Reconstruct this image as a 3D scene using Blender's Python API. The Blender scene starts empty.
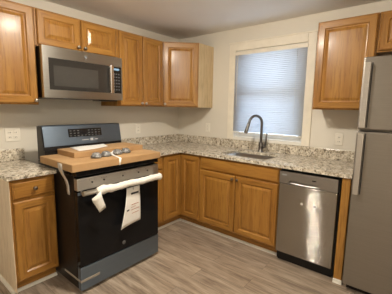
import bpy, bmesh, math, random
from mathutils import Vector, Matrix

random.seed(7)
S = bpy.context.scene
C = S.collection
PI = math.pi

# ------------------------------------------------------------------ camera
cam_data = bpy.data.cameras.new('camera')
cam = bpy.data.objects.new('camera', cam_data)
C.objects.link(cam)
cam_data.sensor_width = 36.0
cam_data.lens = 277.323 / 392 * 36.0
cam_data.clip_start = 0.02
yaw, pitch, roll = 0.685, -0.141, 0.0173
F = Vector((math.cos(yaw) * math.cos(pitch), math.sin(yaw) * math.cos(pitch), math.sin(pitch)))
R0 = Vector((math.sin(yaw), -math.cos(yaw), 0))
U0 = R0.cross(F)
R = math.cos(roll) * R0 + math.sin(roll) * U0
U = -math.sin(roll) * R0 + math.cos(roll) * U0
M = Matrix(((R.x, U.x, -F.x), (R.y, U.y, -F.y), (R.z, U.z, -F.z))).to_4x4()
M.translation = Vector((-3.0128, -2.8035, 1.4057))
cam.matrix_world = M
S.camera = cam

# ------------------------------------------------------------------ light and exposure
S.view_settings.view_transform = 'Standard'
S.view_settings.look = 'None'
S.view_settings.exposure = 0.0
S.view_settings.gamma = 1.0
S.view_settings.use_curve_mapping = False
world = bpy.data.worlds.new('daylight')
S.world = world
world.use_nodes = True
wb = world.node_tree.nodes['Background']
wb.inputs[0].default_value = (0.60, 0.77, 1.0, 1)
wb.inputs[1].default_value = 6.0
LAMP_COLOR = (1.0, 0.91, 0.77)
LAMP_STRENGTH = 500.0
H = 2.355


# ------------------------------------------------------------------ materials
class NT:
    def __init__(s, name):
        s.m = bpy.data.materials.new(name)
        s.m.use_nodes = True
        s.t = s.m.node_tree
        s.b = s.t.nodes['Principled BSDF']

    def n(s, kind, **kw):
        x = s.t.nodes.new(kind)
        for k, v in kw.items():
            if k == 'inp':
                for a, b in v.items():
                    x.inputs[a].default_value = b
            else:
                setattr(x, k, v)
        return x

    def l(s, a, b):
        s.t.links.new(a, b)

    def coords(s, scale, kind='Object', rnd=True):
        tc = s.n('ShaderNodeTexCoord')
        mp = s.n('ShaderNodeMapping')
        mp.inputs['Scale'].default_value = scale
        if rnd:
            oi = s.n('ShaderNodeObjectInfo')
            mu = s.n('ShaderNodeMath', operation='MULTIPLY')
            mu.inputs[1].default_value = 17.0
            s.l(oi.outputs['Random'], mu.inputs[0])
            ad = s.n('ShaderNodeVectorMath', operation='ADD')
            s.l(tc.outputs[kind], ad.inputs[0])
            s.l(mu.outputs[0], ad.inputs[1])
            s.l(ad.outputs[0], mp.inputs['Vector'])
        else:
            s.l(tc.outputs[kind], mp.inputs['Vector'])
        return mp.outputs['Vector']

    def ramp(s, fac, stops):
        r = s.n('ShaderNodeValToRGB')
        e = r.color_ramp.elements
        while len(e) < len(stops):
            e.new(0.5)
        for i, (p, c) in enumerate(stops):
            e[i].position = p
            e[i].color = (*c, 1)
        s.l(fac, r.inputs[0])
        return r.outputs[0]

    def noise(s, vec, scale, detail=3, rough=0.55, dist=0.0):
        x = s.n('ShaderNodeTexNoise')
        x.inputs['Scale'].default_value = scale
        x.inputs['Detail'].default_value = detail
        x.inputs['Roughness'].default_value = rough
        x.inputs['Distortion'].default_value = dist
        s.l(vec, x.inputs['Vector'])
        return x.outputs[0]

    def mix(s, fac, a, b, mode='MIX'):
        x = s.n('ShaderNodeMix', data_type='RGBA', blend_type=mode)
        if isinstance(fac, float):
            x.inputs[0].default_value = fac
        else:
            s.l(fac, x.inputs[0])
        for sock, v in ((x.inputs[6], a), (x.inputs[7], b)):
            if isinstance(v, tuple):
                sock.default_value = (*v, 1)
            else:
                s.l(v, sock)
        return x.outputs[2]

    def bump(s, h, strength, dist=0.002):
        x = s.n('ShaderNodeBump')
        x.inputs['Strength'].default_value = strength
        x.inputs['Distance'].default_value = dist
        s.l(h, x.inputs['Height'])
        s.l(x.outputs[0], s.b.inputs['Normal'])

    def set(s, **kw):
        for k, v in kw.items():
            s.b.inputs[k.replace('_', ' ')].default_value = v


def plain(name, col, rough=0.5, metal=0.0, coat=0.0, vary=0.06):
    t = NT(name)
    t.set(Roughness=rough, Metallic=metal)
    t.b.inputs['Coat Weight'].default_value = coat
    f = t.noise(t.coords((1, 1, 1)), 9.0, 4)
    lo = tuple(c * (1 - vary) for c in col)
    hi = tuple(min(1, c * (1 + vary)) for c in col)
    t.l(t.ramp(f, [(0.3, lo), (0.7, hi)]), t.b.inputs['Base Color'])
    return t.m


def oak(name, grain, dark, mid, light, rough=0.36, coat=0.12):
    t = NT(name)
    sc = {'z': (1, 1, 0.07), 'x': (0.07, 1, 1), 'y': (1, 0.07, 1)}[grain]
    v = t.coords(sc)
    big = t.noise(v, 9.0, 3, 0.5, 0.6)
    fine = t.noise(v, 75.0, 3, 0.6, 0.2)
    w = t.n('ShaderNodeTexWave', wave_type='BANDS', bands_direction='DIAGONAL')
    w.inputs['Scale'].default_value = 6.5
    w.inputs['Distortion'].default_value = 7.0
    w.inputs['Detail'].default_value = 2.0
    w.inputs['Detail Scale'].default_value = 1.2
    t.l(v, w.inputs['Vector'])
    base = t.ramp(big, [(0.25, dark), (0.5, mid), (0.78, light)])
    c2 = t.mix(0.22, base, t.ramp(w.outputs[1], [(0.0, dark), (0.45, mid), (1.0, light)]))
    lines = t.ramp(fine, [(0.36, tuple(c * 0.55 for c in dark)), (0.5, (1, 1, 1))])
    c3 = t.mix(0.32, c2, lines, 'MULTIPLY')
    t.l(c3, t.b.inputs['Base Color'])
    t.set(Roughness=rough)
    t.b.inputs['Specular IOR Level'].default_value = 0.32
    t.b.inputs['Coat Weight'].default_value = coat
    t.b.inputs['Coat Roughness'].default_value = 0.17
    t.bump(fine, 0.12, 0.001)
    return t.m


def metal(name, col, rough, aniso=0.0, axis=(0, 0, 1)):
    t = NT(name)
    t.set(Metallic=1.0, Roughness=rough)
    v = t.coords((0.6, 0.6, 60))
    f = t.noise(v, 8.0, 2)
    t.l(t.ramp(f, [(0.3, tuple(c * 0.94 for c in col)), (0.7, tuple(min(1, c * 1.05) for c in col))]), t.b.inputs['Base Color'])
    if aniso:
        t.b.inputs['Anisotropic'].default_value = aniso
        cx = t.n('ShaderNodeCombineXYZ')
        for i in range(3):
            cx.inputs[i].default_value = axis[i]
        t.l(cx.outputs[0], t.b.inputs['Tangent'])
    return t.m


OAK_V = oak('oak_vertical_grain', 'z', (0.245, 0.103, 0.018), (0.335, 0.156, 0.031), (0.41, 0.208, 0.048))
OAK_H = oak('oak_horizontal_grain', 'x', (0.245, 0.103, 0.018), (0.335, 0.156, 0.031), (0.41, 0.208, 0.048))
VENEER = oak('pale_maple_veneer', 'z', (0.74, 0.60, 0.44), (0.81, 0.68, 0.51), (0.86, 0.73, 0.56), 0.5, 0.05)
TANVENEER = oak('tan_maple_veneer', 'z', (0.54, 0.40, 0.225), (0.61, 0.465, 0.275), (0.66, 0.52, 0.32), 0.5, 0.05)
NICKEL = metal('brushed_nickel', (0.50, 0.46, 0.42), 0.30)
BRONZE = metal('dark_knob_metal', (0.22, 0.18, 0.15), 0.35)
STEEL = metal('stainless_steel', (0.56, 0.545, 0.51), 0.30, 0.8)


def brushed(name, col, rough, tilt):
    """horizontally brushed steel: microscopic scratches tip the normal up and down only"""
    m = metal(name, col, rough, 0.9)
    nt = m.node_tree
    tc = nt.nodes.new('ShaderNodeTexCoord')
    sc = nt.nodes.new('ShaderNodeVectorMath')
    sc.operation = 'SCALE'
    sc.inputs['Scale'].default_value = 9000.0
    wn = nt.nodes.new('ShaderNodeTexWhiteNoise')
    ma = nt.nodes.new('ShaderNodeMath')
    ma.operation = 'MULTIPLY_ADD'
    ma.inputs[1].default_value = 2
    ma.inputs[2].default_value = -1
    pw = nt.nodes.new('ShaderNodeMath')      # most scratches are shallow, few are steep
    pw.operation = 'POWER'
    pw.inputs[1].default_value = 7
    ml = nt.nodes.new('ShaderNodeMath')
    ml.operation = 'MULTIPLY'
    ml.inputs[1].default_value = tilt
    cx = nt.nodes.new('ShaderNodeCombineXYZ')
    ge = nt.nodes.new('ShaderNodeNewGeometry')
    ad = nt.nodes.new('ShaderNodeVectorMath')
    no = nt.nodes.new('ShaderNodeVectorMath')
    no.operation = 'NORMALIZE'
    L = nt.links.new
    L(tc.outputs['Object'], sc.inputs[0])
    L(sc.outputs[0], wn.inputs['Vector'])
    L(wn.outputs['Value'], ma.inputs[0])
    L(ma.outputs[0], pw.inputs[0])
    L(pw.outputs[0], ml.inputs[0])
    L(ml.outputs[0], cx.inputs[2])
    L(ge.outputs['Normal'], ad.inputs[0])
    L(cx.outputs[0], ad.inputs[1])
    L(ad.outputs[0], no.inputs[0])
    L(no.outputs[0], nt.nodes['Principled BSDF'].inputs['Normal'])
    return m


DWSTEEL = brushed('dishwasher_steel', (0.38, 0.36, 0.33), 0.13, 1.3)
RANGESTEEL = metal('range_panel_steel', (0.50, 0.47, 0.43), 0.46, 0.6)
FRIDGE = metal('fingerprint_resistant_steel', (0.30, 0.275, 0.245), 0.42, 0.5)
HANDLE = metal('fridge_handle_steel', (0.56, 0.53, 0.49), 0.40, 0.6)
BRIGHT = metal('bright_steel_trim', (0.75, 0.71, 0.66), 0.25, 0.4)
DARKSTEEL = metal('dark_control_strip_steel', (0.32, 0.30, 0.28), 0.38, 0.5)
FILMSTEEL = metal('blue_filmed_steel', (0.21, 0.27, 0.35), 0.42, 0.6)
BLACK = plain('black_enamel', (0.010, 0.009, 0.009), 0.38)
BLACK.node_tree.nodes['Principled BSDF'].inputs['Specular IOR Level'].default_value = 0.25
BLACKGLASS = plain('black_glass', (0.008, 0.008, 0.009), 0.06)
BLACKGLASS.node_tree.nodes['Principled BSDF'].inputs['Specular IOR Level'].default_value = 0.18
MWGLASS = plain('smoked_glass', (0.030, 0.028, 0.026), 0.10)
SCREENGLASS = plain('perforated_screen_behind_glass', (0.055, 0.052, 0.048), 0.12)
KEYGREY = plain('dim_key_print', (0.09, 0.09, 0.092), 0.5)
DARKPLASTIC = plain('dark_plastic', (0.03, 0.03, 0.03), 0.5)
GREYPLASTIC = plain('grey_plastic', (0.22, 0.21, 0.20), 0.5)
WHITE = plain('white_paint_trim', (0.80, 0.77, 0.70), 0.4)
CASING = plain('cream_window_trim', (0.80, 0.745, 0.635), 0.42)
PLATE = plain('ivory_outlet_plastic', (0.82, 0.78, 0.69), 0.38)
SLOT = plain('outlet_slot_dark', (0.05, 0.045, 0.04), 0.6)
PAPER = plain('white_paper', (0.82, 0.80, 0.76), 0.7)
INK = plain('printing_ink', (0.03, 0.03, 0.03), 0.7)
REDINK = plain('red_brown_ink', (0.45, 0.16, 0.09), 0.7)
TAPE = plain('beige_tape', (0.60, 0.52, 0.42), 0.45)
STRAP = plain('pale_strap_plastic', (0.55, 0.51, 0.46), 0.4)
DULLTAPE = plain('dull_clear_tape', (0.34, 0.305, 0.26), 0.4)
DISPLAY = plain('black_display_glass', (0.014, 0.014, 0.015), 0.12)
BADGEDIM = plain('dim_badge', (0.16, 0.16, 0.16), 0.4)
MARK = plain('pale_grey_marking', (0.45, 0.46, 0.48), 0.5)
SCREEN = plain('clock_digits_blue', (0.25, 0.45, 0.7), 0.5)
BLIND = None


def m_wall():
    t = NT('cream_wall_paint')
    f = t.noise(t.coords((1, 1, 1), 'Object', False), 2.0, 4)
    t.l(t.ramp(f, [(0.3, (0.695, 0.655, 0.575)), (0.7, (0.72, 0.68, 0.60))]), t.b.inputs['Base Color'])
    t.set(Roughness=0.6)
    t.bump(t.noise(t.coords((1, 1, 1), 'Object', False), 180.0, 2), 0.06, 0.001)
    return t.m


def m_ceiling():
    t = NT('ceiling_paint')
    f = t.noise(t.coords((1, 1, 1), 'Object', False), 3.0, 4)
    t.l(t.ramp(f, [(0.3, (0.85, 0.835, 0.805)), (0.7, (0.875, 0.86, 0.83))]), t.b.inputs['Base Color'])
    t.set(Roughness=0.8)
    return t.m


def m_floor():
    t = NT('grey_brown_vinyl_plank')
    tc = t.n('ShaderNodeTexCoord')
    mp = t.n('ShaderNodeMapping')
    mp.inputs['Rotation'].default_value = (0, 0, PI / 2)
    mp.inputs['Location'].default_value = (0.37, 0.05, 0)
    t.l(tc.outputs['Object'], mp.inputs['Vector'])
    br = t.n('ShaderNodeTexBrick')
    br.offset = 0.37
    br.inputs['Scale'].default_value = 1.0
    br.inputs['Brick Width'].default_value = 1.1
    br.inputs['Row Height'].default_value = 0.165
    br.inputs['Mortar Size'].default_value = 0.0011
    br.inputs['Mortar Smooth'].default_value = 0.1
    br.inputs['Color1'].default_value = (0, 0, 0, 1)
    br.inputs['Color2'].default_value = (1, 1, 1, 1)
    br.inputs['Mortar'].default_value = (0.5, 0.5, 0.5, 1)
    t.l(mp.outputs[0], br.inputs['Vector'])
    # every plank gets its own shift of the grain
    mu = t.n('ShaderNodeVectorMath', operation='MULTIPLY')
    mu.inputs[1].default_value = (9.0, 5.0, 3.0)
    t.l(br.outputs['Color'], mu.inputs[0])
    ad = t.n('ShaderNodeVectorMath', operation='ADD')
    t.l(mp.outputs[0], ad.inputs[0])
    t.l(mu.outputs[0], ad.inputs[1])
    st = t.n('ShaderNodeMapping')
    st.inputs['Scale'].default_value = (1.6, 15, 1)
    t.l(ad.outputs[0], st.inputs['Vector'])
    g = t.noise(st.outputs[0], 1.6, 5, 0.62, 0.5)
    g2 = t.noise(st.outputs[0], 6.0, 4, 0.65, 0.3)
    c = t.ramp(g, [(0.32, (0.135, 0.096, 0.068)), (0.5, (0.335, 0.268, 0.203)), (0.70, (0.54, 0.445, 0.355))])
    c = t.mix(0.30, c, t.ramp(g2, [(0.3, (0.15, 0.105, 0.075)), (0.7, (0.48, 0.39, 0.305))]))
    tone = t.ramp(br.outputs['Color'], [(0.0, (0.84, 0.84, 0.85)), (1.0, (1.08, 1.06, 1.03))])
    c = t.mix(1.0, c, tone, 'MULTIPLY')
    c = t.mix(br.outputs['Fac'], c, (0.10, 0.075, 0.055))
    t.l(c, t.b.inputs['Base Color'])
    t.set(Roughness=0.42)
    t.bump(g2, 0.10, 0.001)
    return t.m


def m_granite():
    t = NT('speckled_granite')
    v = t.coords((1, 1, 1), 'Object', False)
    a = t.noise(v, 26.0, 5, 0.65)
    b = t.noise(v, 75.0, 4, 0.7)
    c = t.ramp(a, [(0.30, (0.26, 0.21, 0.155)), (0.44, (0.58, 0.52, 0.43)), (0.60, (0.82, 0.77, 0.68))])
    sp = t.ramp(b, [(0.36, (0.10, 0.085, 0.065)), (0.46, (0.75, 0.72, 0.66)), (0.66, (1.08, 1.08, 1.06))])
    c = t.mix(0.85, c, sp, 'MULTIPLY')
    vo = t.n('ShaderNodeTexVoronoi')
    vo.inputs['Scale'].default_value = 58.0
    t.l(v, vo.inputs['Vector'])
    dk = t.ramp(vo.outputs['Color'], [(0.16, (0.12, 0.10, 0.08)), (0.24, (1, 1, 1))])
    c = t.mix(0.75, c, dk, 'MULTIPLY')
    t.l(c, t.b.inputs['Base Color'])
    t.set(Roughness=0.16)
    return t.m


def m_cardboard():
    t = NT('corrugated_cardboard')
    f = t.noise(t.coords((1, 1, 1)), 6.0, 5)
    w = t.n('ShaderNodeTexWave')
    w.inputs['Scale'].default_value = 60
    t.l(t.coords((1, 0.02, 1), rnd=False), w.inputs['Vector'])
    c = t.ramp(f, [(0.3, (0.37, 0.215, 0.092)), (0.7, (0.46, 0.285, 0.135))])
    c = t.mix(0.08, c, w.outputs[0], 'MULTIPLY')
    t.l(c, t.b.inputs['Base Color'])
    t.set(Roughness=0.75)
    return t.m


def m_blind():
    t = NT('white_blind_vinyl')
    t.set(Roughness=0.5)
    t.b.inputs['Base Color'].default_value = (0.70, 0.71, 0.72, 1)
    tr = t.n('ShaderNodeBsdfTranslucent')
    tr.inputs[0].default_value = (0.80, 0.82, 0.84, 1)
    mx = t.n('ShaderNodeMixShader')
    mx.inputs[0].default_value = 0.5
    t.l(t.b.outputs[0], mx.inputs[1])
    t.l(tr.outputs[0], mx.inputs[2])
    t.l(mx.outputs[0], t.t.nodes['Material Output'].inputs[0])
    return t.m


def m_foam():
    t = NT('white_foam_sheet')
    f = t.noise(t.coords((1, 1, 1)), 38.0, 4, 0.6)
    t.l(t.ramp(f, [(0.3, (0.72, 0.69, 0.62)), (0.7, (0.84, 0.81, 0.75))]), t.b.inputs['Base Color'])
    t.set(Roughness=0.6)
    t.bump(f, 0.5, 0.004)
    return t.m


def m_film():
    t = NT('crinkled_grey_film')
    f = t.noise(t.coords((1, 1, 1)), 70.0, 4, 0.7)
    t.l(t.ramp(f, [(0.40, (0.07, 0.07, 0.07)), (0.54, (0.18, 0.175, 0.17)), (0.72, (0.55, 0.54, 0.52))]), t.b.inputs['Base Color'])
    t.set(Roughness=0.38, Metallic=0.0)
    t.bump(f, 0.6, 0.004)
    return t.m


def m_glass():
    t = NT('window_glass')
    gl = t.n('ShaderNodeBsdfGlass')
    gl.inputs['Roughness'].default_value = 0.0
    gl.inputs['IOR'].default_value = 1.02
    t.l(gl.outputs[0], t.t.nodes['Material Output'].inputs[0])
    return t.m


def m_lamp():
    t = NT('glowing_lamp_glass')
    t.b.inputs['Emission Color'].default_value = (*LAMP_COLOR, 1)
    t.b.inputs['Emission Strength'].default_value = LAMP_STRENGTH
    return t.m


WALL, CEIL, FLOOR, GRANITE, CARD = m_wall(), m_ceiling(), m_floor(), m_granite(), m_cardboard()
BLIND, FOAM, FILM, GLASS, LAMP = m_blind(), m_foam(), m_film(), m_glass(), m_lamp()


# ------------------------------------------------------------------ mesh helpers
def box(bm, x0, x1, y0, y1, z0, z1, bev=0.0, mi=0, seg=2):
    t = bmesh.new()
    bmesh.ops.create_cube(t, size=1)
    for v in t.verts:
        v.co = Vector(((x0 + x1) / 2 + v.co.x * (x1 - x0), (y0 + y1) / 2 + v.co.y * (y1 - y0), (z0 + z1) / 2 + v.co.z * (z1 - z0)))
    if bev:
        bmesh.ops.bevel(t, geom=t.edges[:], offset=bev, segments=seg, profile=0.5, affect='EDGES')
    join(bm, t, mi)


def join(bm, t, mi=0):
    mp = {}
    for v in t.verts:
        mp[v] = bm.verts.new(v.co)
    for f in t.faces:
        try:
            nf = bm.faces.new([mp[v] for v in f.verts])
            nf.material_index = mi if mi else f.material_index
            nf.smooth = f.smooth
        except ValueError:
            pass
    t.free()


def prism(bm, pts, z0, z1, mi=0):
    """plan polygon (x, y) extruded from z0 to z1"""
    lo = [bm.verts.new((x, y, z0)) for x, y in pts]
    hi = [bm.verts.new((x, y, z1)) for x, y in pts]
    fs = [bm.faces.new(lo), bm.faces.new(hi)]
    n = len(pts)
    for i in range(n):
        fs.append(bm.faces.new((lo[i], lo[(i + 1) % n], hi[(i + 1) % n], hi[i])))
    for f in fs:
        f.material_index = mi


def profile_x(bm, pts, x0, x1, mi=0):
    """(y, z) section swept along x"""
    a = [bm.verts.new((x0, y, z)) for y, z in pts]
    b = [bm.verts.new((x1, y, z)) for y, z in pts]
    fs = [bm.faces.new(a), bm.faces.new(b)]
    n = len(pts)
    for i in range(n):
        fs.append(bm.faces.new((a[i], a[(i + 1) % n], b[(i + 1) % n], b[i])))
    for f in fs:
        f.material_index = mi


def lathe(bm, prof, o=(0, 0, 0), axis=(0, 0, 1), seg=16, mi=0):
    q = Vector((0, 0, 1)).rotation_difference(Vector(axis))
    o = Vector(o)
    rings = []
    for r, h in prof:
        rings.append([bm.verts.new(o + q @ Vector((r * math.cos(2 * PI * i / seg), r * math.sin(2 * PI * i / seg), h))) for i in range(seg)])
    for a, b in zip(rings, rings[1:]):
        for i in range(seg):
            f = bm.faces.new((a[i], a[(i + 1) % seg], b[(i + 1) % seg], b[i]))
            f.smooth = True
            f.material_index = mi
    for rr in (rings[0], rings[-1]):
        f = bm.faces.new(rr)
        f.material_index = mi


def tube(bm, pts, rad, seg=10, mi=0):
    pts = [Vector(p) for p in pts]
    n = len(pts)
    rads = rad if isinstance(rad, (list, tuple)) else [rad] * n
    rings = []
    ref = None
    for i, p in enumerate(pts):
        d = (pts[min(i + 1, n - 1)] - pts[max(i - 1, 0)]).normalized()
        if ref is None:
            ref = d.orthogonal().normalized()
        ref = (ref - d * ref.dot(d)).normalized()
        b = d.cross(ref)
        rings.append([bm.verts.new(p + rads[i] * (math.cos(2 * PI * k / seg) * ref + math.sin(2 * PI * k / seg) * b)) for k in range(seg)])
    for a, b in zip(rings, rings[1:]):
        for k in range(seg):
            f = bm.faces.new((a[k], a[(k + 1) % seg], b[(k + 1) % seg], b[k]))
            f.smooth = True
            f.material_index = mi
    for rr in (rings[0], rings[-1]):
        bm.faces.new(rr).material_index = mi


def sheet(bm, rows, th=0.0006, mi=0):
    """grid of points given a small real thickness"""
    rows = [[Vector(p) for p in r] for r in rows]
    nr, nc = len(rows), len(rows[0])

    def nrm(i, j):
        a = rows[min(i + 1, nr - 1)][j] - rows[max(i - 1, 0)][j]
        b = rows[i][min(j + 1, nc - 1)] - rows[i][max(j - 1, 0)]
        return a.cross(b).normalized()
    up = [[bm.verts.new(rows[i][j] + nrm(i, j) * th / 2) for j in range(nc)] for i in range(nr)]
    dn = [[bm.verts.new(rows[i][j] - nrm(i, j) * th / 2) for j in range(nc)] for i in range(nr)]
    fs = []
    for i in range(nr - 1):
        for j in range(nc - 1):
            fs.append(bm.faces.new((up[i][j], up[i][j + 1], up[i + 1][j + 1], up[i + 1][j])))
            fs.append(bm.faces.new((dn[i][j], dn[i + 1][j], dn[i + 1][j + 1], dn[i][j + 1])))
    for i in range(nr - 1):
        for j in (0, nc - 1):
            fs.append(bm.faces.new((up[i][j], up[i + 1][j], dn[i + 1][j], dn[i][j])))
    for j in range(nc - 1):
        for i in (0, nr - 1):
            fs.append(bm.faces.new((up[i][j], dn[i][j], dn[i][j + 1], up[i][j + 1])))
    for f in fs:
        f.smooth = True
        f.material_index = mi


def obj(name, bm, mats, parent=None):
    bmesh.ops.recalc_face_normals(bm, faces=bm.faces[:])
    me = bpy.data.meshes.new(name)
    bm.to_mesh(me)
    bm.free()
    for m in (mats if isinstance(mats, (list, tuple)) else [mats]):
        me.materials.append(m)
    o = bpy.data.objects.new(name, me)
    C.objects.link(o)
    if parent:
        o.parent = parent
    return o


def part(name, mats, parent, fn):
    bm = bmesh.new()
    fn(bm)
    return obj(name, bm, mats, parent)


def bx(name, mats, parent, *a, **k):
    return part(name, mats, parent, lambda bm: box(bm, *a, **k))


def tag(o, label, cat, group=None):
    o['label'] = label
    o['category'] = cat
    if group:
        o['group'] = group
    return o


def thing(name, label, cat, loc=(0, 0, 0), rz=0.0, group=None):
    o = bpy.data.objects.new(name, None)
    o.empty_display_size = 0.1
    C.objects.link(o)
    o.location = loc
    o.rotation_euler = (0, 0, rz)
    return tag(o, label, cat, group)


def struct(name, mats, fn, parent=None):
    o = part(name, mats, parent, fn)
    if parent is None:
        o['kind'] = 'structure'
    return o


def dup(root, loc, label):
    r = root.copy()
    C.objects.link(r)
    r.location = loc
    r['label'] = label
    for ch in list(root.children):
        c = ch.copy()
        C.objects.link(c)
        c.parent = r
        for g in list(ch.children):
            d = g.copy()
            C.objects.link(d)
            d.parent = c
    return r


# ------------------------------------------------------------------ the room
XN, YN = -4.7, -4.5
WT = 0.16
WD = 0.10
WY0, WY1, WZ0, WZ1 = -1.808, -0.957, 1.043, 2.09      # window opening in the right wall

struct('floor', FLOOR, lambda b: box(b, XN - WT, WT, YN - WT, WT, -0.08, 0))
struct('ceiling', CEIL, lambda b: box(b, XN - WT, WT, YN - WT, WT, H, H + 0.08))
struct('wall_left', WALL, lambda b: box(b, XN - WT, WT, 0, WT, 0, H))


def right_wall(b):
    box(b, 0, WD, YN, WY0, 0, H)
    box(b, 0, WD, WY1, 0, 0, H)
    box(b, 0, WD, WY0, WY1, 0, WZ0)
    box(b, 0, WD, WY0, WY1, WZ1, H)


struct('wall_right', WALL, right_wall)
struct('wall_rear', WALL, lambda b: box(b, XN - WT, WT, YN - WT, YN, 0, H))
struct('wall_near', WALL, lambda b: box(b, XN - WT, XN, YN, 0, 0, H))

# window: casing, stool, jambs, two sashes, panes
win = struct('window_1', CASING, lambda b: (
    box(b, -0.018, 0, WY1, WY1 + 0.092, 1.018, 2.182, 0.004),
    box(b, -0.018, 0, WY0 - 0.085, WY0, 1.018, 2.182, 0.004),
    box(b, -0.020, 0, WY0 - 0.0, WY1 + 0.0, WZ1 - 0.0, 2.182, 0.004),
    box(b, -0.024, 0, WY0 - 0.092, WY1 + 0.098, 2.176, 2.192, 0.004)))
win.name = 'window_1'


def sash(b):
    for z0, z1, x0 in ((WZ0 + 0.016, 1.60, 0.030), (1.57, WZ1 - 0.012, 0.062)):
        box(b, x0, x0 + 0.03, WY0 + 0.011, WY0 + 0.05, z0, z1, 0.003)
        box(b, x0, x0 + 0.03, WY1 - 0.05, WY1 - 0.011, z0, z1, 0.003)
        box(b, x0, x0 + 0.03, WY0 + 0.05, WY1 - 0.05, z0, z0 + 0.045, 0.003)
        box(b, x0, x0 + 0.03, WY0 + 0.05, WY1 - 0.05, z1 - 0.045, z1, 0.003)


part('window_sash', WHITE, win, sash)
part('window_jamb', WHITE, win, lambda b: (
    box(b, 0.0, 0.098, WY0, WY0 + 0.010, WZ0, WZ1), box(b, 0.0, 0.098, WY1 - 0.010, WY1, WZ0, WZ1),
    box(b, 0.0, 0.098, WY0 + 0.010, WY1 - 0.010, WZ1 - 0.010, WZ1)))
part('window_sill', WHITE, win, lambda b: (box(b, -0.006, 0.098, WY0 + 0.0, WY1 - 0.0, WZ0, WZ0 + 0.014, 0.004),
                                           box(b, -0.016, 0, WY0, WY1, 1.0175, WZ0 - 0.002, 0.003)))
for z0, z1, x0 in ((1.105, 1.555, 0.043), (1.615, WZ1 - 0.057, 0.075)):
    bx('window_pane', GLASS, win, x0, x0 + 0.004, WY0 + 0.05, WY1 - 0.05, z0, z1)


# white shoe moulding round the cabinets
def quarter(b, p0, p1, nrm):
    """quarter-round along p0-p1 on the floor, bulging towards nrm"""
    n = Vector((*nrm, 0))
    a, c = [], []
    prof = [(0, 0)] + [(0.019 * math.cos(t), 0.021 * math.sin(t)) for t in (0, PI / 8, PI / 4, 3 * PI / 8, PI / 2)]
    for d, z in prof:
        a.append(b.verts.new(Vector((*p0, 0)) + n * d + Vector((0, 0, z))))
        c.append(b.verts.new(Vector((*p1, 0)) + n * d + Vector((0, 0, z))))
    b.faces.new(a)
    b.faces.new(c)
    for i in range(len(a)):
        b.faces.new((a[i], a[(i + 1) % len(a)], c[(i + 1) % len(a)], c[i]))


struct('trim_1', WHITE, lambda b: (quarter(b, (-2.404, -0.546), (-2.075, -0.546), (0, -1)), quarter(b, (-2.386, -0.565), (-2.386, 0), (-1, 0))))
struct('trim_2', WHITE, lambda b: quarter(b, (-1.30, -0.546), (-0.546, -0.546), (0, -1)))
struct('trim_3', WHITE, lambda b: quarter(b, (-0.546, -0.546), (-0.546, -1.848), (-1, 0)))
struct('trim_4', WHITE, lambda b: (quarter(b, (-0.634, -2.352), (-0.634, -2.418), (-1, 0)), box(b, -0.653, -0.634, -2.418, -2.352, 0.018, 0.032, 0.003)))


# ------------------------------------------------------------------ cabinet pieces (local: x along the front, front faces -y)
def panel_door(b, x0, x1, z0, z1, yb, th=0.02, fr=0.058):
    rings = [(0.0, yb), (0.0, yb - th + 0.006), (0.006, yb - th), (fr - 0.006, yb - th), (fr + 0.002, yb - th + 0.009),
             (fr + 0.009, yb - th + 0.010), (fr + 0.034, yb - th + 0.001)]
    vs = []
    for d, y in rings:
        vs.append([b.verts.new(p) for p in ((x0 + d, y, z0 + d), (x1 - d, y, z0 + d), (x1 - d, y, z1 - d), (x0 + d, y, z1 - d))])
    for k, (a, c) in enumerate(zip(vs, vs[1:])):
        for i in range(4):
            f = b.faces.new((a[i], a[(i + 1) % 4], c[(i + 1) % 4], c[i]))
            f.material_index = 1 if (i in (0, 2) and k < 4) else 0
    b.faces.new(vs[0])
    b.faces.new(vs[-1])


def knob(parent, x, y, z, m):
    return part('knob', m, parent, lambda b: lathe(
        b, [(0.008, 0), (0.006, 0.004), (0.0055, 0.013), (0.013, 0.017), (0.0155, 0.022), (0.013, 0.027), (0.006, 0.030)], (x, y, z), (0, -1, 0), 14))


def door(parent, x0, x1, z0, z1, yb, kn=None, km=None):
    d = part('door', [OAK_V, OAK_H], parent, lambda b: panel_door(b, x0, x1, z0, z1, yb))
    if kn:
        knob(d, kn[0], yb - 0.02, kn[1], km or NICKEL)
    return d


def drawer(parent, x0, x1, z0, z1, yb, kn=None, name='drawer'):
    def f(b):
        rings = [(0, yb), (0, yb - 0.010), (0.008, yb - 0.016), (0.012, yb - 0.020)]
        vs = [[b.verts.new(p) for p in ((x0 + d, y, z0 + d), (x1 - d, y, z0 + d), (x1 - d, y, z1 - d), (x0 + d, y, z1 - d))] for d, y in rings]
        for a, c in zip(vs, vs[1:]):
            for i in range(4):
                b.faces.new((a[i], a[(i + 1) % 4], c[(i + 1) % 4], c[i]))
        b.faces.new(vs[0])
        b.faces.new(vs[-1])
    d = part(name, OAK_H, parent, f)
    if kn:
        knob(d, kn[0], yb - 0.02, kn[1], BRONZE)
    return d


ZC = 0.882          # top of base cabinets
UB, UT = 1.4075, 2.178


def base_body(parent, x0, x1, y1=-0.004):
    bx('body', OAK_V, parent, x0, x1, -0.610, y1, 0.10, ZC, 0.002)
    bx('toe_kick', OAK_H, parent, x0, x1, -0.545, y1, 0.0, 0.099)


# left base cabinet (on the left wall, left of the range)
t = thing('base_cabinet', 'narrow oak base cabinet with drawer and pale end panel left of the range', 'cabinet', (-2.382, 0, 0))
base_body(t, 0.0, 0.305)
bx('side_panel', VENEER, t, -0.004, -0.0005, -0.608, -0.004, 0.02, ZC, 0.0)
t.children[-1]['label'] = 'pale cream veneer end panel'
drawer(t, 0.012, 0.294, 0.735, 0.862, -0.611, (0.153, 0.800))
door(t, 0.012, 0.294, 0.118, 0.716, -0.611)

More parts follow.
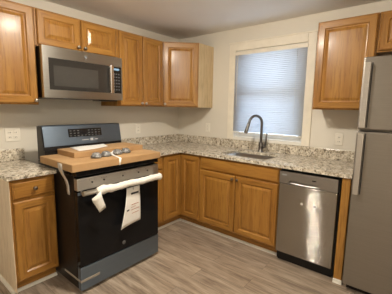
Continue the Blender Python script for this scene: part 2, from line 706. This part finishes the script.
# cabinet hidden partly behind the range, then the corner cabinet
t = thing('base_cabinet', 'oak base cabinet mostly hidden behind right side of the pulled-out range', 'cabinet', (-1.284, 0, 0))
base_body(t, 0.0, 0.368)
drawer(t, 0.014, 0.356, 0.735, 0.862, -0.611, (0.19, 0.80))
door(t, 0.014, 0.356, 0.118, 0.716, -0.611)

t = thing('corner_base_cabinet', 'oak corner base cabinet with two tall narrow doors meeting in the inside corner', 'cabinet')
part('body', OAK_V, t, lambda b: prism(b, [(-0.004, -0.004), (-0.914, -0.004), (-0.914, -0.610), (-0.610, -0.610), (-0.610, -0.912), (-0.004, -0.912)], 0.10, ZC))
part('toe_kick', OAK_H, t, lambda b: prism(b, [(-0.004, -0.004), (-0.914, -0.004), (-0.914, -0.545), (-0.545, -0.545), (-0.545, -0.912), (-0.004, -0.912)], 0.0, 0.099))
door(t, -0.900, -0.634, 0.118, 0.862, -0.611)
d2 = part('door', [OAK_V, OAK_H], t, lambda b: panel_door(b, 0.634, 0.900, 0.118, 0.862, -0.611))
d2.rotation_euler = (0, 0, -PI / 2)

# sink base on the right wall: local x -> world -y
t = thing('sink_cabinet', 'oak sink base cabinet with two knobbed doors under a wide false drawer front', 'cabinet', (0, -0.915, 0), -PI / 2)
bx('toe_kick', OAK_H, t, 0, 0.926, -0.545, -0.004, 0.0, 0.099)
part('body', OAK_V, t, lambda b: (box(b, 0, 0.018, -0.610, -0.004, 0.10, ZC), box(b, 0.908, 0.926, -0.610, -0.004, 0.10, ZC),
                                  box(b, 0.018, 0.908, -0.610, -0.59, 0.10, ZC), box(b, 0.018, 0.908, -0.59, -0.004, 0.10, 0.118)))
drawer(t, 0.010, 0.916, 0.735, 0.866, -0.611, None, 'false_drawer_front')
door(t, 0.010, 0.458, 0.118, 0.722, -0.611, (0.434, 0.690), BRONZE)
door(t, 0.468, 0.916, 0.118, 0.722, -0.611, (0.492, 0.690), BRONZE)

# end panel between dishwasher and refrigerator
tag(bx('end_panel', OAK_V, None, -0.633, -0.005, -2.412, -2.352, 0.0, ZC, 0.003), 'narrow upright oak end panel between the dishwasher and the refrigerator', 'panel')

# ------------------------------------------------------------------ countertops
ZT = 0.914


def poly_slab(b, outer, hole, z0, z1):
    es = []
    for loop in ([outer] + ([hole] if hole else [])):
        vs = [b.verts.new((x, y, z1)) for x, y in loop]
        es += [b.edges.new((vs[i], vs[(i + 1) % len(vs)])) for i in range(len(vs))]
    r = bmesh.ops.triangle_fill(b, use_beauty=True, use_dissolve=False, edges=es)
    fs = [g for g in r['geom'] if isinstance(g, bmesh.types.BMFace)]
    ex = bmesh.ops.extrude_face_region(b, geom=fs)
    for g in ex['geom']:
        if isinstance(g, bmesh.types.BMVert):
            g.co.z = z0


def rrect(x0, x1, y0, y1, r, n=5):
    p = []
    for cx, cy, a in ((x1 - r, y1 - r, 0), (x0 + r, y1 - r, PI / 2), (x0 + r, y0 + r, PI), (x1 - r, y0 + r, 1.5 * PI)):
        for i in range(n + 1):
            p.append((cx + r * math.cos(a + PI / 2 * i / n), cy + r * math.sin(a + PI / 2 * i / n)))
    return p


SX0, SX1, SY0, SY1 = -0.540, -0.140, -1.655, -1.105
t = thing('countertop', 'L-shaped speckled granite countertop running round the corner past the sink', 'countertop')
outer = [(-0.002, -0.002), (-1.286, -0.002), (-1.286, -0.650), (-0.662, -0.650), (-0.650, -0.662), (-0.650, -2.420), (-0.002, -2.420)]
part('slab', GRANITE, t, lambda b: poly_slab(b, outer, rrect(SX0, SX1, SY0, SY1, 0.07), 0.884, ZT))
bx('backsplash', GRANITE, t, -1.286, -0.022, -0.022, -0.002, ZT + 0.0005, 1.016, 0.002)
bx('backsplash', GRANITE, t, -0.022, -0.002, -2.420, -0.002, ZT + 0.0005, 1.016, 0.002)
t = thing('countertop', 'short granite countertop with backsplash on the narrow cabinet left of the range', 'countertop')
bx('slab', GRANITE, t, -2.408, -2.072, -0.650, -0.002, 0.884, ZT, 0.004)
bx('backsplash', GRANITE, t, -2.385, -2.072, -0.022, -0.002, ZT + 0.0005, 1.016, 0.002)

# sink bowl under the cut-out
t = thing('sink', 'stainless steel undermount sink bowl below the window', 'sink')


def bowl(b):
    loops = [(rrect(SX0 - 0.014, SX1 + 0.014, SY0 - 0.014, SY1 + 0.014, 0.08), 0.8825), (rrect(SX0 + 0.002, SX1 - 0.002, SY0 + 0.002, SY1 - 0.002, 0.07), 0.8825),
             (rrect(SX0 + 0.010, SX1 - 0.010, SY0 + 0.010, SY1 - 0.010, 0.07), 0.74), (rrect(SX0 + 0.03, SX1 - 0.03, SY0 + 0.03, SY1 - 0.03, 0.07), 0.715),
             (rrect(-0.36, -0.32, -1.405, -1.365, 0.019), 0.705)]
    vs = [[b.verts.new((x, y, z)) for x, y in p] for p, z in loops]
    for a, c in zip(vs, vs[1:]):
        for i in range(len(a)):
            f = b.faces.new((a[i], a[(i + 1) % len(a)], c[(i + 1) % len(a)], c[i]))
            f.smooth = True
    b.faces.new(vs[-1])


SINKSTEEL = metal('sink_steel', (0.36, 0.34, 0.31), 0.30)
part('bowl', SINKSTEEL, t, bowl)
part('drain', NICKEL, t, lambda b: lathe(b, [(0.040, 0.0), (0.042, 0.003), (0.034, 0.005), (0.030, 0.002), (0.008, 0.002)], (-0.34, -1.385, 0.707), seg=20))

# faucet
t = thing('faucet', 'brushed steel gooseneck kitchen faucet behind the sink under the window', 'faucet', (-0.09, -1.378, ZT))
FAUCET = metal('faucet_steel', (0.17, 0.16, 0.15), 0.30)
dv = Vector((-0.90, 0.43, 0)).normalized()
Rg = 0.088
neck = [Vector((0, 0, 0.10)), Vector((0, 0, 0.18)), Vector((0, 0, 0.26)), Vector((0, 0, 0.325))]
for i in range(1, 13):
    a = PI * i / 12 * 0.93
    neck.append(Vector((0, 0, 0.325)) + dv * (Rg - Rg * math.cos(a)) + Vector((0, 0, Rg * math.sin(a))))
e = neck[-1]
dd = (neck[-1] - neck[-2]).normalized()
neck.append(e + dd * 0.012)
part('base', FAUCET, t, lambda b: lathe(b, [(0.033, 0.0), (0.033, 0.006), (0.027, 0.012), (0.025, 0.055), (0.024, 0.098), (0.018, 0.108), (0.0135, 0.112)], seg=18))
part('spout', FAUCET, t, lambda b: tube(b, neck, 0.0150, 12))
part('spray_head', FAUCET, t, lambda b: tube(b, [e + dd * 0.010, e + dd * 0.016, e + dd * 0.05, e + dd * 0.10, e + dd * 0.128, e + dd * 0.133], [0.0135, 0.0165, 0.0185, 0.0205, 0.0205, 0.016], 14))
part('lever_handle', FAUCET, t, lambda b: (tube(b, [(0.0, -0.018, 0.062), (0.0, -0.045, 0.062), (0, -0.052, 0.062)], [0.017, 0.017, 0.012], 12),
                                           tube(b, [(0.0, -0.050, 0.055), (0.004, -0.056, 0.12), (0.010, -0.060, 0.185), (0.012, -0.062, 0.215)], [0.015, 0.012, 0.010, 0.007], 10)))

# ------------------------------------------------------------------ wall cabinets
YB = -0.305


def upper(name, label, loc, rz, w, z0, z1, doors, d=0.305):
    t = thing(name, label, 'cabinet', loc, rz)
    bx('body', OAK_V, t, 0, w, -d, -0.003, z0, z1, 0.002)
    for (x0, x1, kn) in doors:
        door(t, x0, x1, z0 + 0.012, z1 - 0.012, -d - 0.001, kn)
    return t


upper('wall_cabinet', 'tall single-door oak wall cabinet left of the microwave', (-2.385, 0, 0), 0, 0.349, UB, UT,
      [(0.012, 0.338, (0.318, UB + 0.035))])
upper('wall_cabinet', 'short two-door oak wall cabinet directly above the microwave', (-2.034, 0, 0), 0, 0.764, 1.884, UT,
      [(0.014, 0.375, (0.350, 1.925)), (0.389, 0.750, (0.414, 1.925))])
upper('wall_cabinet', 'oak wall cabinet with two narrow doors right of the microwave', (-1.268, 0, 0), 0, 0.655, UB, UT,
      [(0.030, 0.326, (0.304, UB + 0.036)), (0.340, 0.640, (0.362, UB + 0.036))])

t = thing('corner_wall_cabinet', 'diagonal oak corner wall cabinet with one door and pale right side', 'cabinet')
part('body', OAK_V, t, lambda b: prism(b, [(-0.003, -0.003), (-0.611, -0.003), (-0.611, -0.305), (-0.305, -0.608), (-0.003, -0.608)], UB, UT))
bx('side_panel', TANVENEER, t, -0.300, -0.003, -0.6125, -0.6085, UB, UT, 0.0)
t.children[-1]['label'] = 'pale maple veneer side panel'
dd_ = part('door', [OAK_V, OAK_H], t, lambda b: panel_door(b, -0.207, 0.207, UB + 0.012, UT - 0.012, -0.0))
dd_.location = (-0.459, -0.4575, 0)
dd_.rotation_euler = (0, 0, -PI / 4)
knob(dd_, -0.188, -0.02, UB + 0.036, NICKEL)

upper('wall_cabinet', 'single-door oak wall cabinet right of the window', (0, -1.983, 0), -PI / 2, 0.466, UB, UT,
      [(0.012, 0.456, None)])
upper('wall_cabinet', 'short oak wall cabinet above the refrigerator', (0, -2.452, 0), -PI / 2, 0.76, 1.868, UT,
      [(0.012, 0.372, (0.345, 1.91)), (0.386, 0.746, (0.414, 1.91))])

# ------------------------------------------------------------------ microwave
MX0, MX1, MZ0, MZ1 = -2.029, -1.272, 1.467, 1.880
t = thing('microwave', 'over-the-range stainless microwave mounted under the short oak cabinet', 'microwave', (MX0, 0, MZ0))
MW = MX1 - MX0
MH = MZ1 - MZ0
bx('body', BLACK, t, 0.002, MW - 0.002, -0.360, -0.004, 0.0, MH - 0.002, 0.003)


def mw_front(b):
    y0, y1 = -0.405, -0.361
    wx0, wx1, wz0, wz1 = 0.046, 0.612, 0.066, 0.322
    box(b, 0, wx0, y0, y1, 0, MH, 0.0)
    box(b, wx0, MW, y0, y1, 0, wz0)
    box(b, wx0, MW, y0, y1, wz1, MH)
    box(b, wx1 + 0.0, wx1 + 0.024, y0, y1, wz0, wz1)
    box(b, MW - 0.012, MW, y0, y1, wz0, wz1)


dr = part('door', STEEL, t, mw_front)
bx('window', MWGLASS, dr, 0.046, 0.612, -0.403, -0.365, 0.066, 0.322)
tb = part('window_screen', SCREENGLASS, dr, lambda b: box(b, 0.085, 0.490, -0.4040, -0.4031, 0.098, 0.264))
cp = bx('control_panel', DISPLAY, t, 0.6365, 0.7445, -0.404, -0.366, 0.067, 0.321)
bx('clock_display', SCREEN, cp, 0.662, 0.722, -0.4050, -0.4041, 0.288, 0.306)


def keys(b):
    for r in range(6):
        for c in range(3):
            x = 0.652 + c * 0.029
            z = 0.246 - r * 0.030
            box(b, x, x + 0.018, -0.4049, -0.4041, z, z + 0.012)


part('keypad', KEYGREY, cp, keys)
part('handle', BRIGHT, t, lambda b: (box(b, 0.598, 0.634, -0.448, -0.432, 0.060, 0.328, 0.006),
                                     box(b, 0.606, 0.628, -0.433, -0.404, 0.072, 0.092, 0.003), box(b, 0.606, 0.628, -0.433, -0.404, 0.296, 0.316, 0.003)))
part('badge', BADGEDIM, t, lambda b: lathe(b, [(0.015, 0), (0.015, 0.002), (0.0125, 0.003)], (0.372, -0.4055, 0.366), (0, -1, 0), 20))
part('grease_filter', GREYPLASTIC, t, lambda b: (box(b, 0.06, 0.30, -0.30, -0.06, -0.006, -0.0003, 0.002), box(b, 0.34, 0.56, -0.30, -0.06, -0.006, -0.0003, 0.002)))
bx('lamp_cover', DARKPLASTIC, t, 0.60, 0.74, -0.34, -0.10, -0.012, -0.0003, 0.003)

# ------------------------------------------------------------------ range, pulled out from the wall
RX0, RX1 = -2.071, -1.292
RW = RX1 - RX0
YF = -0.952
t = thing('range', 'black and blue-grey steel electric range pulled out from the wall', 'stove', (RX0, 0, 0))
bx('body', BLACK, t, 0.001, RW - 0.001, -0.905, -0.300, 0.03, 0.905, 0.003)
part('cooktop', BLACKGLASS, t, lambda b: box(b, 0.0, RW, -0.950, -0.305, 0.905, 0.944, 0.004))
for fx in (0.04, RW - 0.04):
    for fy in (-0.87, -0.36):
        part('levelling_foot', DARKPLASTIC, t, lambda b: lathe(b, [(0.018, 0.0), (0.018, 0.012), (0.010, 0.014), (0.010, 0.031)], (fx, fy, 0), seg=12))
bx('storage_drawer', FILMSTEEL, t, 0.002, RW - 0.002, YF, -0.906, 0.026, 0.208, 0.004)
od = part('oven_door', BLACKGLASS, t, lambda b: box(b, 0.002, RW - 0.002, YF, -0.907, 0.214, 0.790, 0.004))
part('badge', BADGEDIM, od, lambda b: lathe(b, [(0.016, 0), (0.016, 0.0015), (0.013, 0.002)], (0.387, YF - 0.0005, 0.272), (0, -1, 0), 20))
BADGEIN = plain('badge_inner_dark', (0.10, 0.10, 0.10), 0.4)
part('badge_centre', BADGEIN, od, lambda b: lathe(b, [(0.0125, 0), (0.0125, 0.0008)], (0.387, YF - 0.0026, 0.272), (0, -1, 0), 20))
# steel strip along the door top and the bar handle
bx('top_rail', FILMSTEEL, od, 0.003, RW - 0.003, YF - 0.003, YF + 0.0, 0.768, 0.789, 0.001)
part('handle', RANGESTEEL, od, lambda b: (tube(b, [(0.015, YF - 0.052, 0.790), (RW - 0.015, YF - 0.052, 0.790)], 0.0175, 12),
                                      box(b, 0.022, 0.046, YF - 0.052, YF - 0.003, 0.780, 0.800, 0.003),
                                      box(b, RW - 0.046, RW - 0.022, YF - 0.052, YF - 0.003, 0.780, 0.800, 0.003)))
cpn = bx('control_panel', RANGESTEEL, t, 0.002, RW - 0.002, YF - 0.002, -0.907, 0.800, 0.888, 0.003)
for hx in (0.115, 0.215, 0.385, 0.545, 0.645):
    part('knob_shaft', DARKPLASTIC, cpn, lambda b: (lathe(b, [(0.006, 0), (0.006, 0.008), (0.003, 0.009)], (hx, YF - 0.003, 0.850), (0, -1, 0), 10),
                                                     lathe(b, [(0.0025, 0), (0.002, 0.001)], (hx - 0.020, YF - 0.003, 0.868), (0, -1, 0), 8),
                                                     lathe(b, [(0.0025, 0), (0.002, 0.001)], (hx + 0.020, YF - 0.003, 0.868), (0, -1, 0), 8)))
# backguard: black housing with a leaning steel face
bgd = part('backguard', BLACK, t, lambda b: profile_x(b, [(-0.302, 0.945), (-0.435, 0.945), (-0.435, 1.030), (-0.418, 1.036), (-0.380, 1.222), (-0.370, 1.230), (-0.302, 1.230)], 0.006, RW - 0.012))
part('backguard_face', FILMSTEEL, bgd, lambda b: profile_x(b, [(-0.4145, 1.060), (-0.4190, 1.0615), (-0.3880, 1.226), (-0.376, 1.234), (-0.310, 1.234), (-0.310, 1.2305), (-0.371, 1.2305), (-0.381, 1.2225)], 0.016, RW - 0.016))


def on_face(z, lift):          # y on the leaning face at height z
    return -0.4225 + (z - 1.042) / (1.226 - 1.042) * 0.0345 - lift


def face_quad(b, x0, x1, z0, z1, l0, l1):
    profile_x(b, [(on_face(z0, l0), z0), (on_face(z0, l1), z0), (on_face(z1, l1), z1), (on_face(z1, l0), z1)], x0, x1)


dsp = part('display', DISPLAY, bgd, lambda b: face_quad(b, 0.225, 0.548, 1.128, 1.200, 0.0003, 0.0025))


def dkeys(b):
    for r in range(3):
        for c in range(9):
            if c in (3, 4) and r > 0:
                continue
            x = 0.238 + c * 0.0345
            z = 1.136 + r * 0.022
            face_quad(b, x, x + 0.017, z, z + 0.006, 0.0027, 0.0032)


part('display_keys', KEYGREY, dsp, dkeys)
part('badge', MARK, bgd, lambda b: (face_quad(b, 0.425, 0.452, 1.088, 1.108, 0.0003, 0.002), face_quad(b, 0.345, 0.408, 1.094, 1.101, 0.0003, 0.001), face_quad(b, 0.468, 0.50, 1.094, 1.101, 0.0003, 0.001)))
# beige tape holding the drawer shut, folded round the left corner
part('packing_tape', DULLTAPE, t, lambda b: (box(b, -0.0012, 0.0, YF - 0.001, -0.70, 0.096, 0.114), box(b, -0.0012, 0.155, YF - 0.0016, YF - 0.0003, 0.094, 0.114)))

# packing things on the range
t = thing('cardboard_tray', 'wide shallow cardboard tray lying over the range cooktop', 'cardboard', (0, 0, 0))
part('tray', CARD, t, lambda b: box(b, -2.108, -1.280, -0.966, -0.447, 0.945, 1.000, 0.004))
part('flap', CARD, t, lambda b: box(b, -2.106, -1.282, -0.9695, -0.9665, 0.947, 0.998, 0.001))
t = tag(part('cardboard_box', CARD, None, lambda b: box(b, -1.970, -1.292, -0.735, -0.448, 1.0005, 1.043, 0.003)),
        'flat smaller cardboard pad on the back of the cardboard tray', 'cardboard')


def paper(b):
    P = [Vector((-1.865, -0.452, 0)), Vector((-1.535, -0.450, 0)), Vector((-1.605, -0.630, 0)), Vector((-1.910, -0.700, 0))]
    rows = []
    for i in range(7):
        v = i / 6
        row = []
        for j in range(9):
            u = j / 8
            p = (P[0] * (1 - u) + P[1] * u) * (1 - v) + (P[3] * (1 - u) + P[2] * u) * v
            z = 1.0455 + 0.004 * (u ** 3) + 0.003 * max(0, v - 0.75) + 0.0015 * math.sin(5 * u + 2 * v)
            z = max(z, 1.0442)
            row.append((p.x, p.y, z))
        rows.append(row)
    sheet(b, rows, 0.001)


tag(part('paper_sheet', PAPER, None, paper), 'white paper sheet lying on the smaller cardboard pad', 'paper')

# wrapped burner knobs in a row on the tray
KX = [(-1.842, -0.835), (-1.748, -0.822), (-1.628, -0.806), (-1.530, -0.790)]
KL = ['grey film-wrapped burner knob at the left end of the row on the cardboard tray',
      'grey film-wrapped burner knob second from left on the cardboard tray',
      'grey film-wrapped burner knob just right of the white tie on the cardboard tray',
      'grey film-wrapped burner knob at the right end of the row on the cardboard tray']


def lump(b):
    lathe(b, [(0.036, 0.0), (0.044, 0.005), (0.043, 0.018), (0.034, 0.025), (0.030, 0.036), (0.020, 0.041), (0.006, 0.042)], seg=14)
    for v in b.verts:
        k = math.sin(v.co.x * 310) * math.cos(v.co.y * 270 + v.co.z * 200)
        v.co.x *= 1 + 0.10 * k
        v.co.y *= 1 - 0.08 * k


k0 = tag(part('burner_knob', FILM, None, lump), KL[0], 'knob', 'wrapped burner knobs on the cardboard tray')
k0.location = (*KX[0], 1.0005)
for p, l in list(zip(KX, KL))[1:]:
    k = dup(k0, (*p, 1.0005), l)
    k.rotation_euler = (0, 0, p[0] * 7)


def tie(b):
    sheet(b, [[(-1.692, -0.790, 1.006), (-1.678, -0.790, 1.006)], [(-1.698, -0.81, 1.018), (-1.682, -0.81, 1.018)], [(-1.712, -0.86, 1.006), (-1.690, -0.86, 1.006)],
              [(-1.724, -0.955, 1.0015), (-1.704, -0.955, 1.0015)], [(-1.726, -0.9715, 0.998), (-1.706, -0.9715, 0.998)], [(-1.728, -0.9725, 0.970), (-1.710, -0.9725, 0.970)], [(-1.730, -0.973, 0.945), (-1.716, -0.973, 0.945)]], 0.0012)
    for s in (-1, 1):
        tube(b, [(-1.682 + s * 0.004, -0.795, 1.014), (-1.682 + s * 0.022, -0.790, 1.026), (-1.682 + s * 0.030, -0.800, 1.018), (-1.682 + s * 0.014, -0.806, 1.008)], 0.006, 8)


tag(part('white_tie', PAPER, None, tie), 'white tie knotted between the wrapped knobs, tail over the tray front', 'tie')


# foam sleeve on the oven handle
def foam(b):
    pts, rad = [], []
    n = 40
    for i in range(n + 1):
        u = i / n
        x = RX0 + 0.120 + u * (RW - 0.138)
        z = 0.786 + 0.002 * math.sin(u * 17) + 0.003 * math.exp(-((u - 0.10) / 0.05) ** 2)
        pts.append((x, YF - 0.0535 - 0.002 * math.sin(u * 11), z))
        r = 0.027 + 0.0012 * math.sin(u * 40) + 0.0010 * math.sin(u * 77 + 1)
        r += 0.008 * math.exp(-((u - 0.09) / 0.045) ** 2) + 0.005 * math.exp(-((u - 0.19) / 0.02) ** 2)
        r += 0.004 * math.exp(-((u - 0.975) / 0.02) ** 2)
        if i in (0, n):
            r *= 0.75
        rad.append(r)
    tube(b, pts, rad, 14)


t = thing('foam_wrap', 'white foam sleeve wrapped along the oven door handle', 'wrapping')
part('sleeve', FOAM, t, foam)
part('loose_end', FOAM, t, lambda b: sheet(b, [
    [(-2.010, -1.042, 0.752), (-1.975, -1.0400, 0.768), (-1.935, -1.036, 0.790)],
    [(-2.005, -1.042, 0.730), (-1.962, -1.0390, 0.737), (-1.925, -1.035, 0.745)],
    [(-1.982, -1.038, 0.692), (-1.945, -1.0360, 0.698), (-1.912, -1.033, 0.706)],
    [(-1.962, -1.034, 0.660), (-1.932, -1.0330, 0.668), (-1.900, -1.030, 0.678)],
    [(-1.948, -1.031, 0.632), (-1.922, -1.0300, 0.643), (-1.893, -1.028, 0.655)]], 0.004))


# energy label hanging from the handle, curled along its left edge
def lab_pt(u, v):
    z = 0.742 - v * 0.322 + 0.015 * v * u
    xl = -1.668 - 0.085 * v ** 1.3
    xr = -1.535 + 0.006 * v
    x = xl + u * (xr - xl)
    y = -0.980 - 0.006 * math.sin(v * 3) - 0.030 * (1 - u) ** 2.5 * v
    return Vector((x, y, z))


t = thing('paper_label', 'printed white paper label hanging from the oven handle in front of the black door', 'label')
part('sheet', PAPER, t, lambda b: sheet(b, [[lab_pt(j / 10, i / 12) for j in range(11)] for i in range(13)], 0.0008))


def stripes(rows):
    def f(b):
        for u0, u1, v0, v1 in rows:
            sheet(b, [[lab_pt(u0 + (u1 - u0) * j / 3, v) + Vector((0, -0.0016, 0)) for j in range(4)] for v in (v0, v1)], 0.0006)
    return f


part('printed_heading', INK, t, stripes([(0.34, 0.90, 0.145, 0.195)]))
part('printed_lines', REDINK, t, stripes([(0.42, 0.88, 0.46, 0.475), (0.44, 0.9, 0.60, 0.615), (0.5, 0.88, 0.70, 0.715), (0.40, 0.7, 0.53, 0.54)]))
part('hanging_cord', INK, t, lambda b: tube(b, [(-1.610, -1.002, 0.785), (-1.606, -0.985, 0.755), (-1.604, -0.984, 0.72)], 0.002, 6))
part('dark_clip', INK, t, stripes([(0.16, 0.30, 0.56, 0.60)]))

# strap hanging at the range's left side
tag(part('plastic_strap', STRAP, None, lambda b: sheet(b, [
    [(-2.1095, -0.825, 0.990), (-2.1095, -0.755, 0.990)], [(-2.1100, -0.830, 0.945), (-2.1100, -0.765, 0.945)],
    [(-2.1000, -0.835, 0.905), (-2.1000, -0.780, 0.905)], [(-2.0840, -0.845, 0.865), (-2.0840, -0.795, 0.865)],
    [(-2.0760, -0.850, 0.82), (-2.0760, -0.805, 0.82)], [(-2.0755, -0.850, 0.775), (-2.0755, -0.810, 0.775)], [(-2.0755, -0.850, 0.755), (-2.0755, -0.815, 0.755)]], 0.0012)),
    'pale plastic strap hanging from the tray down the left side of the range', 'strap')

# ------------------------------------------------------------------ dishwasher (local x -> world -y)
t = thing('dishwasher', 'stainless steel dishwasher under the counter right of the sink cabinet', 'dishwasher', (0, -1.848, 0), -PI / 2)
DW = 0.497
bx('tub', BLACK, t, 0.003, DW - 0.003, -0.610, -0.01, 0.02, 0.878, 0.0)
dp = bx('door_panel', DWSTEEL, t, 0.004, DW - 0.014, -0.655, -0.611, 0.105, 0.752, 0.005)


def dw_top(b):
    hx0, hx1, hz0, hz1 = 0.090, 0.345, 0.757, 0.789
    box(b, 0.004, hx0, -0.655, -0.611, 0.754, 0.862)
    box(b, hx1, DW - 0.014, -0.655, -0.611, 0.754, 0.862)
    box(b, hx0, hx1, -0.655, -0.611, hz1, 0.862)
    box(b, hx0, hx1, -0.655, -0.611, 0.754, hz0)
    box(b, hx0, hx1, -0.625, -0.611, hz0, hz1)


top = part('control_panel', DARKSTEEL, t, dw_top)


def lip(b):
    pts = []
    for i in range(13):
        u = i / 12
        pts.append((0.088 + u * 0.260, -0.657, 0.766 - 0.005 * math.sin(PI * u)))
    tube(b, pts, [0.003] + [0.0055] * 11 + [0.003], 8)


part('handle', STEEL, t, lip)
bx('badge', MARK, top, 0.028, 0.068, -0.6565, -0.6552, 0.826, 0.837)
bx('button', DISPLAY, top, 0.285, 0.318, -0.6565, -0.6552, 0.812, 0.822)
bx('kick_plate', BLACK, t, 0.008, DW - 0.018, -0.600, -0.560, 0.004, 0.100, 0.002)
for (sx, sz, r) in ((0.213, 0.600, 0.009), (0.322, 0.600, 0.0125)):
    s_ = part('sticker', PAPER, dp, lambda b: lathe(b, [(r, 0), (r, 0.001)], (sx, -0.6555, sz), (0, -1, 0), 14))
part('sticker_centre', GREYPLASTIC, dp, lambda b: lathe(b, [(0.005, 0), (0.005, 0.0005)], (0.322, -0.6568, 0.600), (0, -1, 0), 10))

# ------------------------------------------------------------------ refrigerator (local x -> world -y)
t = thing('refrigerator', 'tall grey steel top-freezer refrigerator at the right edge', 'refrigerator', (0, -2.432, 0), -PI / 2)
FW = 0.72
bx('body', DARKSTEEL, t, 0.004, FW - 0.004, -0.655, -0.03, 0.03, 1.768, 0.006)
bx('kick_grille', BLACK, t, 0.02, FW - 0.02, -0.650, -0.60, 0.0, 0.055, 0.002)
for nm, z0, z1, h0, h1 in (('freezer_door', 1.270, 1.776, 1.285, 1.735), ('fresh_food_door', 0.060, 1.258, 0.795, 1.243)):
    fd = bx(nm, FRIDGE, t, 0, FW, -0.720, -0.658, z0, z1, 0.010, seg=3)
    top_ = nm == 'freezer_door'

    def fh(b):
        box(b, 0.016, 0.052, -0.757, -0.744, h0, h1, 0.004)
        box(b, 0.022, 0.046, -0.745, -0.7205, h0 + 0.004, h0 + 0.040, 0.003)
        box(b, 0.022, 0.046, -0.745, -0.7205, h1 - 0.040, h1 - 0.004, 0.003)
    part('handle', HANDLE, fd, fh)
    bx('handle_shadow_strip', DARKPLASTIC, fd, 0.055, 0.062, -0.7225, -0.7203, h0, h1)  # dark strip painting in the shadow right of the handle
bx('hinge_cover', DARKPLASTIC, t, FW - 0.09, FW - 0.01, -0.70, -0.62, 1.7775, 1.792, 0.004)

# ------------------------------------------------------------------ outlets
def outlet(label, loc, rz, w, marks):
    t = thing('outlet', label, 'outlet', loc, rz, 'wall outlets')
    bx('cover_plate', PLATE, t, -w / 2, w / 2, -0.007, -0.0005, -0.058, 0.058, 0.003)
    for (x, z) in marks:
        f = bx('socket', PLATE, t, x - 0.016, x + 0.016, -0.0095, -0.0071, z - 0.013, z + 0.013, 0.0015)
        part('slots', SLOT, f, lambda b: [box(b, x + a - 0.0015, x + a + 0.0015, -0.0102, -0.0096, z - 0.006, z + 0.006) for a in (-0.006, 0.006)])


DUO = [(0, 0.021), (0, -0.021)]
outlet('wide ivory outlet plate above the short counter left of the range', (-2.150, 0, 1.140), 0, 0.118, [(-0.023, 0.021), (-0.023, -0.021), (0.023, 0.021), (0.023, -0.021)])
outlet('ivory outlet plate on the shadowed wall just right of the range', (-0.755, 0, 1.126), 0, 0.072, DUO)
outlet('ivory outlet plate between the corner and the window', (0, -0.546, 1.142), -PI / 2, 0.072, DUO)
outlet('ivory outlet plate below the wall cabinet beside the refrigerator', (0, -2.170, 1.118), -PI / 2, 0.072, DUO)

# ------------------------------------------------------------------ blind
t = thing('window_blind', 'white closed mini blind filling the kitchen window', 'blind')
BY0, BY1 = WY0 - 0.006, WY1 + 0.004
bx('headrail', CASING, t, -0.030, 0.012, BY0, BY1, 2.036, 2.075, 0.003)


def slats(b):
    z = 1.135
    while z < 2.052:
        a = math.radians(66)
        rows = []
        for k in range(4):
            s = (k / 3 - 0.5) * 0.026
            bow = 0.0025 * (1 - (2 * k / 3 - 1) ** 2)
            rows.append([(-0.022 - s * math.cos(a) - bow * math.sin(a), y, z + s * math.sin(a) - bow * math.cos(a)) for y in (BY0 + 0.004, BY1 - 0.004)])
        sheet(b, rows, 0.0006)
        z += 0.0205


part('slats', BLIND, t, slats)
bx('bottom_rail', WHITE, t, -0.034, -0.010, BY0 + 0.003, BY1 - 0.003, 1.104, 1.121, 0.003)
part('tilt_wand', GLASS, t, lambda b: tube(b, [(-0.036, BY1 - 0.045, 2.045), (-0.042, BY1 - 0.045, 1.9), (-0.042, BY1 - 0.046, 1.42)], 0.0035, 8))
t.children[-1].data.materials[0] = PLATE
part('lift_cord', PAPER, t, lambda b: tube(b, [(-0.038, BY0 + 0.10, 2.036), (-0.038, BY0 + 0.10, 1.30)], 0.0016, 6))

# ------------------------------------------------------------------ ceiling lamp lighting the kitchen
t = thing('ceiling_lamp', 'round flush ceiling lamp in the middle of the kitchen ceiling', 'lamp', (-1.80, -1.63, H))
part('base_ring', WHITE, t, lambda b: lathe(b, [(0.130, -0.001), (0.130, -0.022), (0.118, -0.026)], seg=28))
part('glass_dome', LAMP, t, lambda b: lathe(b, [(0.085, -0.0265), (0.088, -0.040), (0.076, -0.060), (0.046, -0.072), (0.015, -0.076)], seg=28))
dup(t, (-3.55, -3.75, H), 'added unseen ceiling lamp behind the viewpoint, filling the shadows')  # second lamp is added out of view to lift the shadow areas
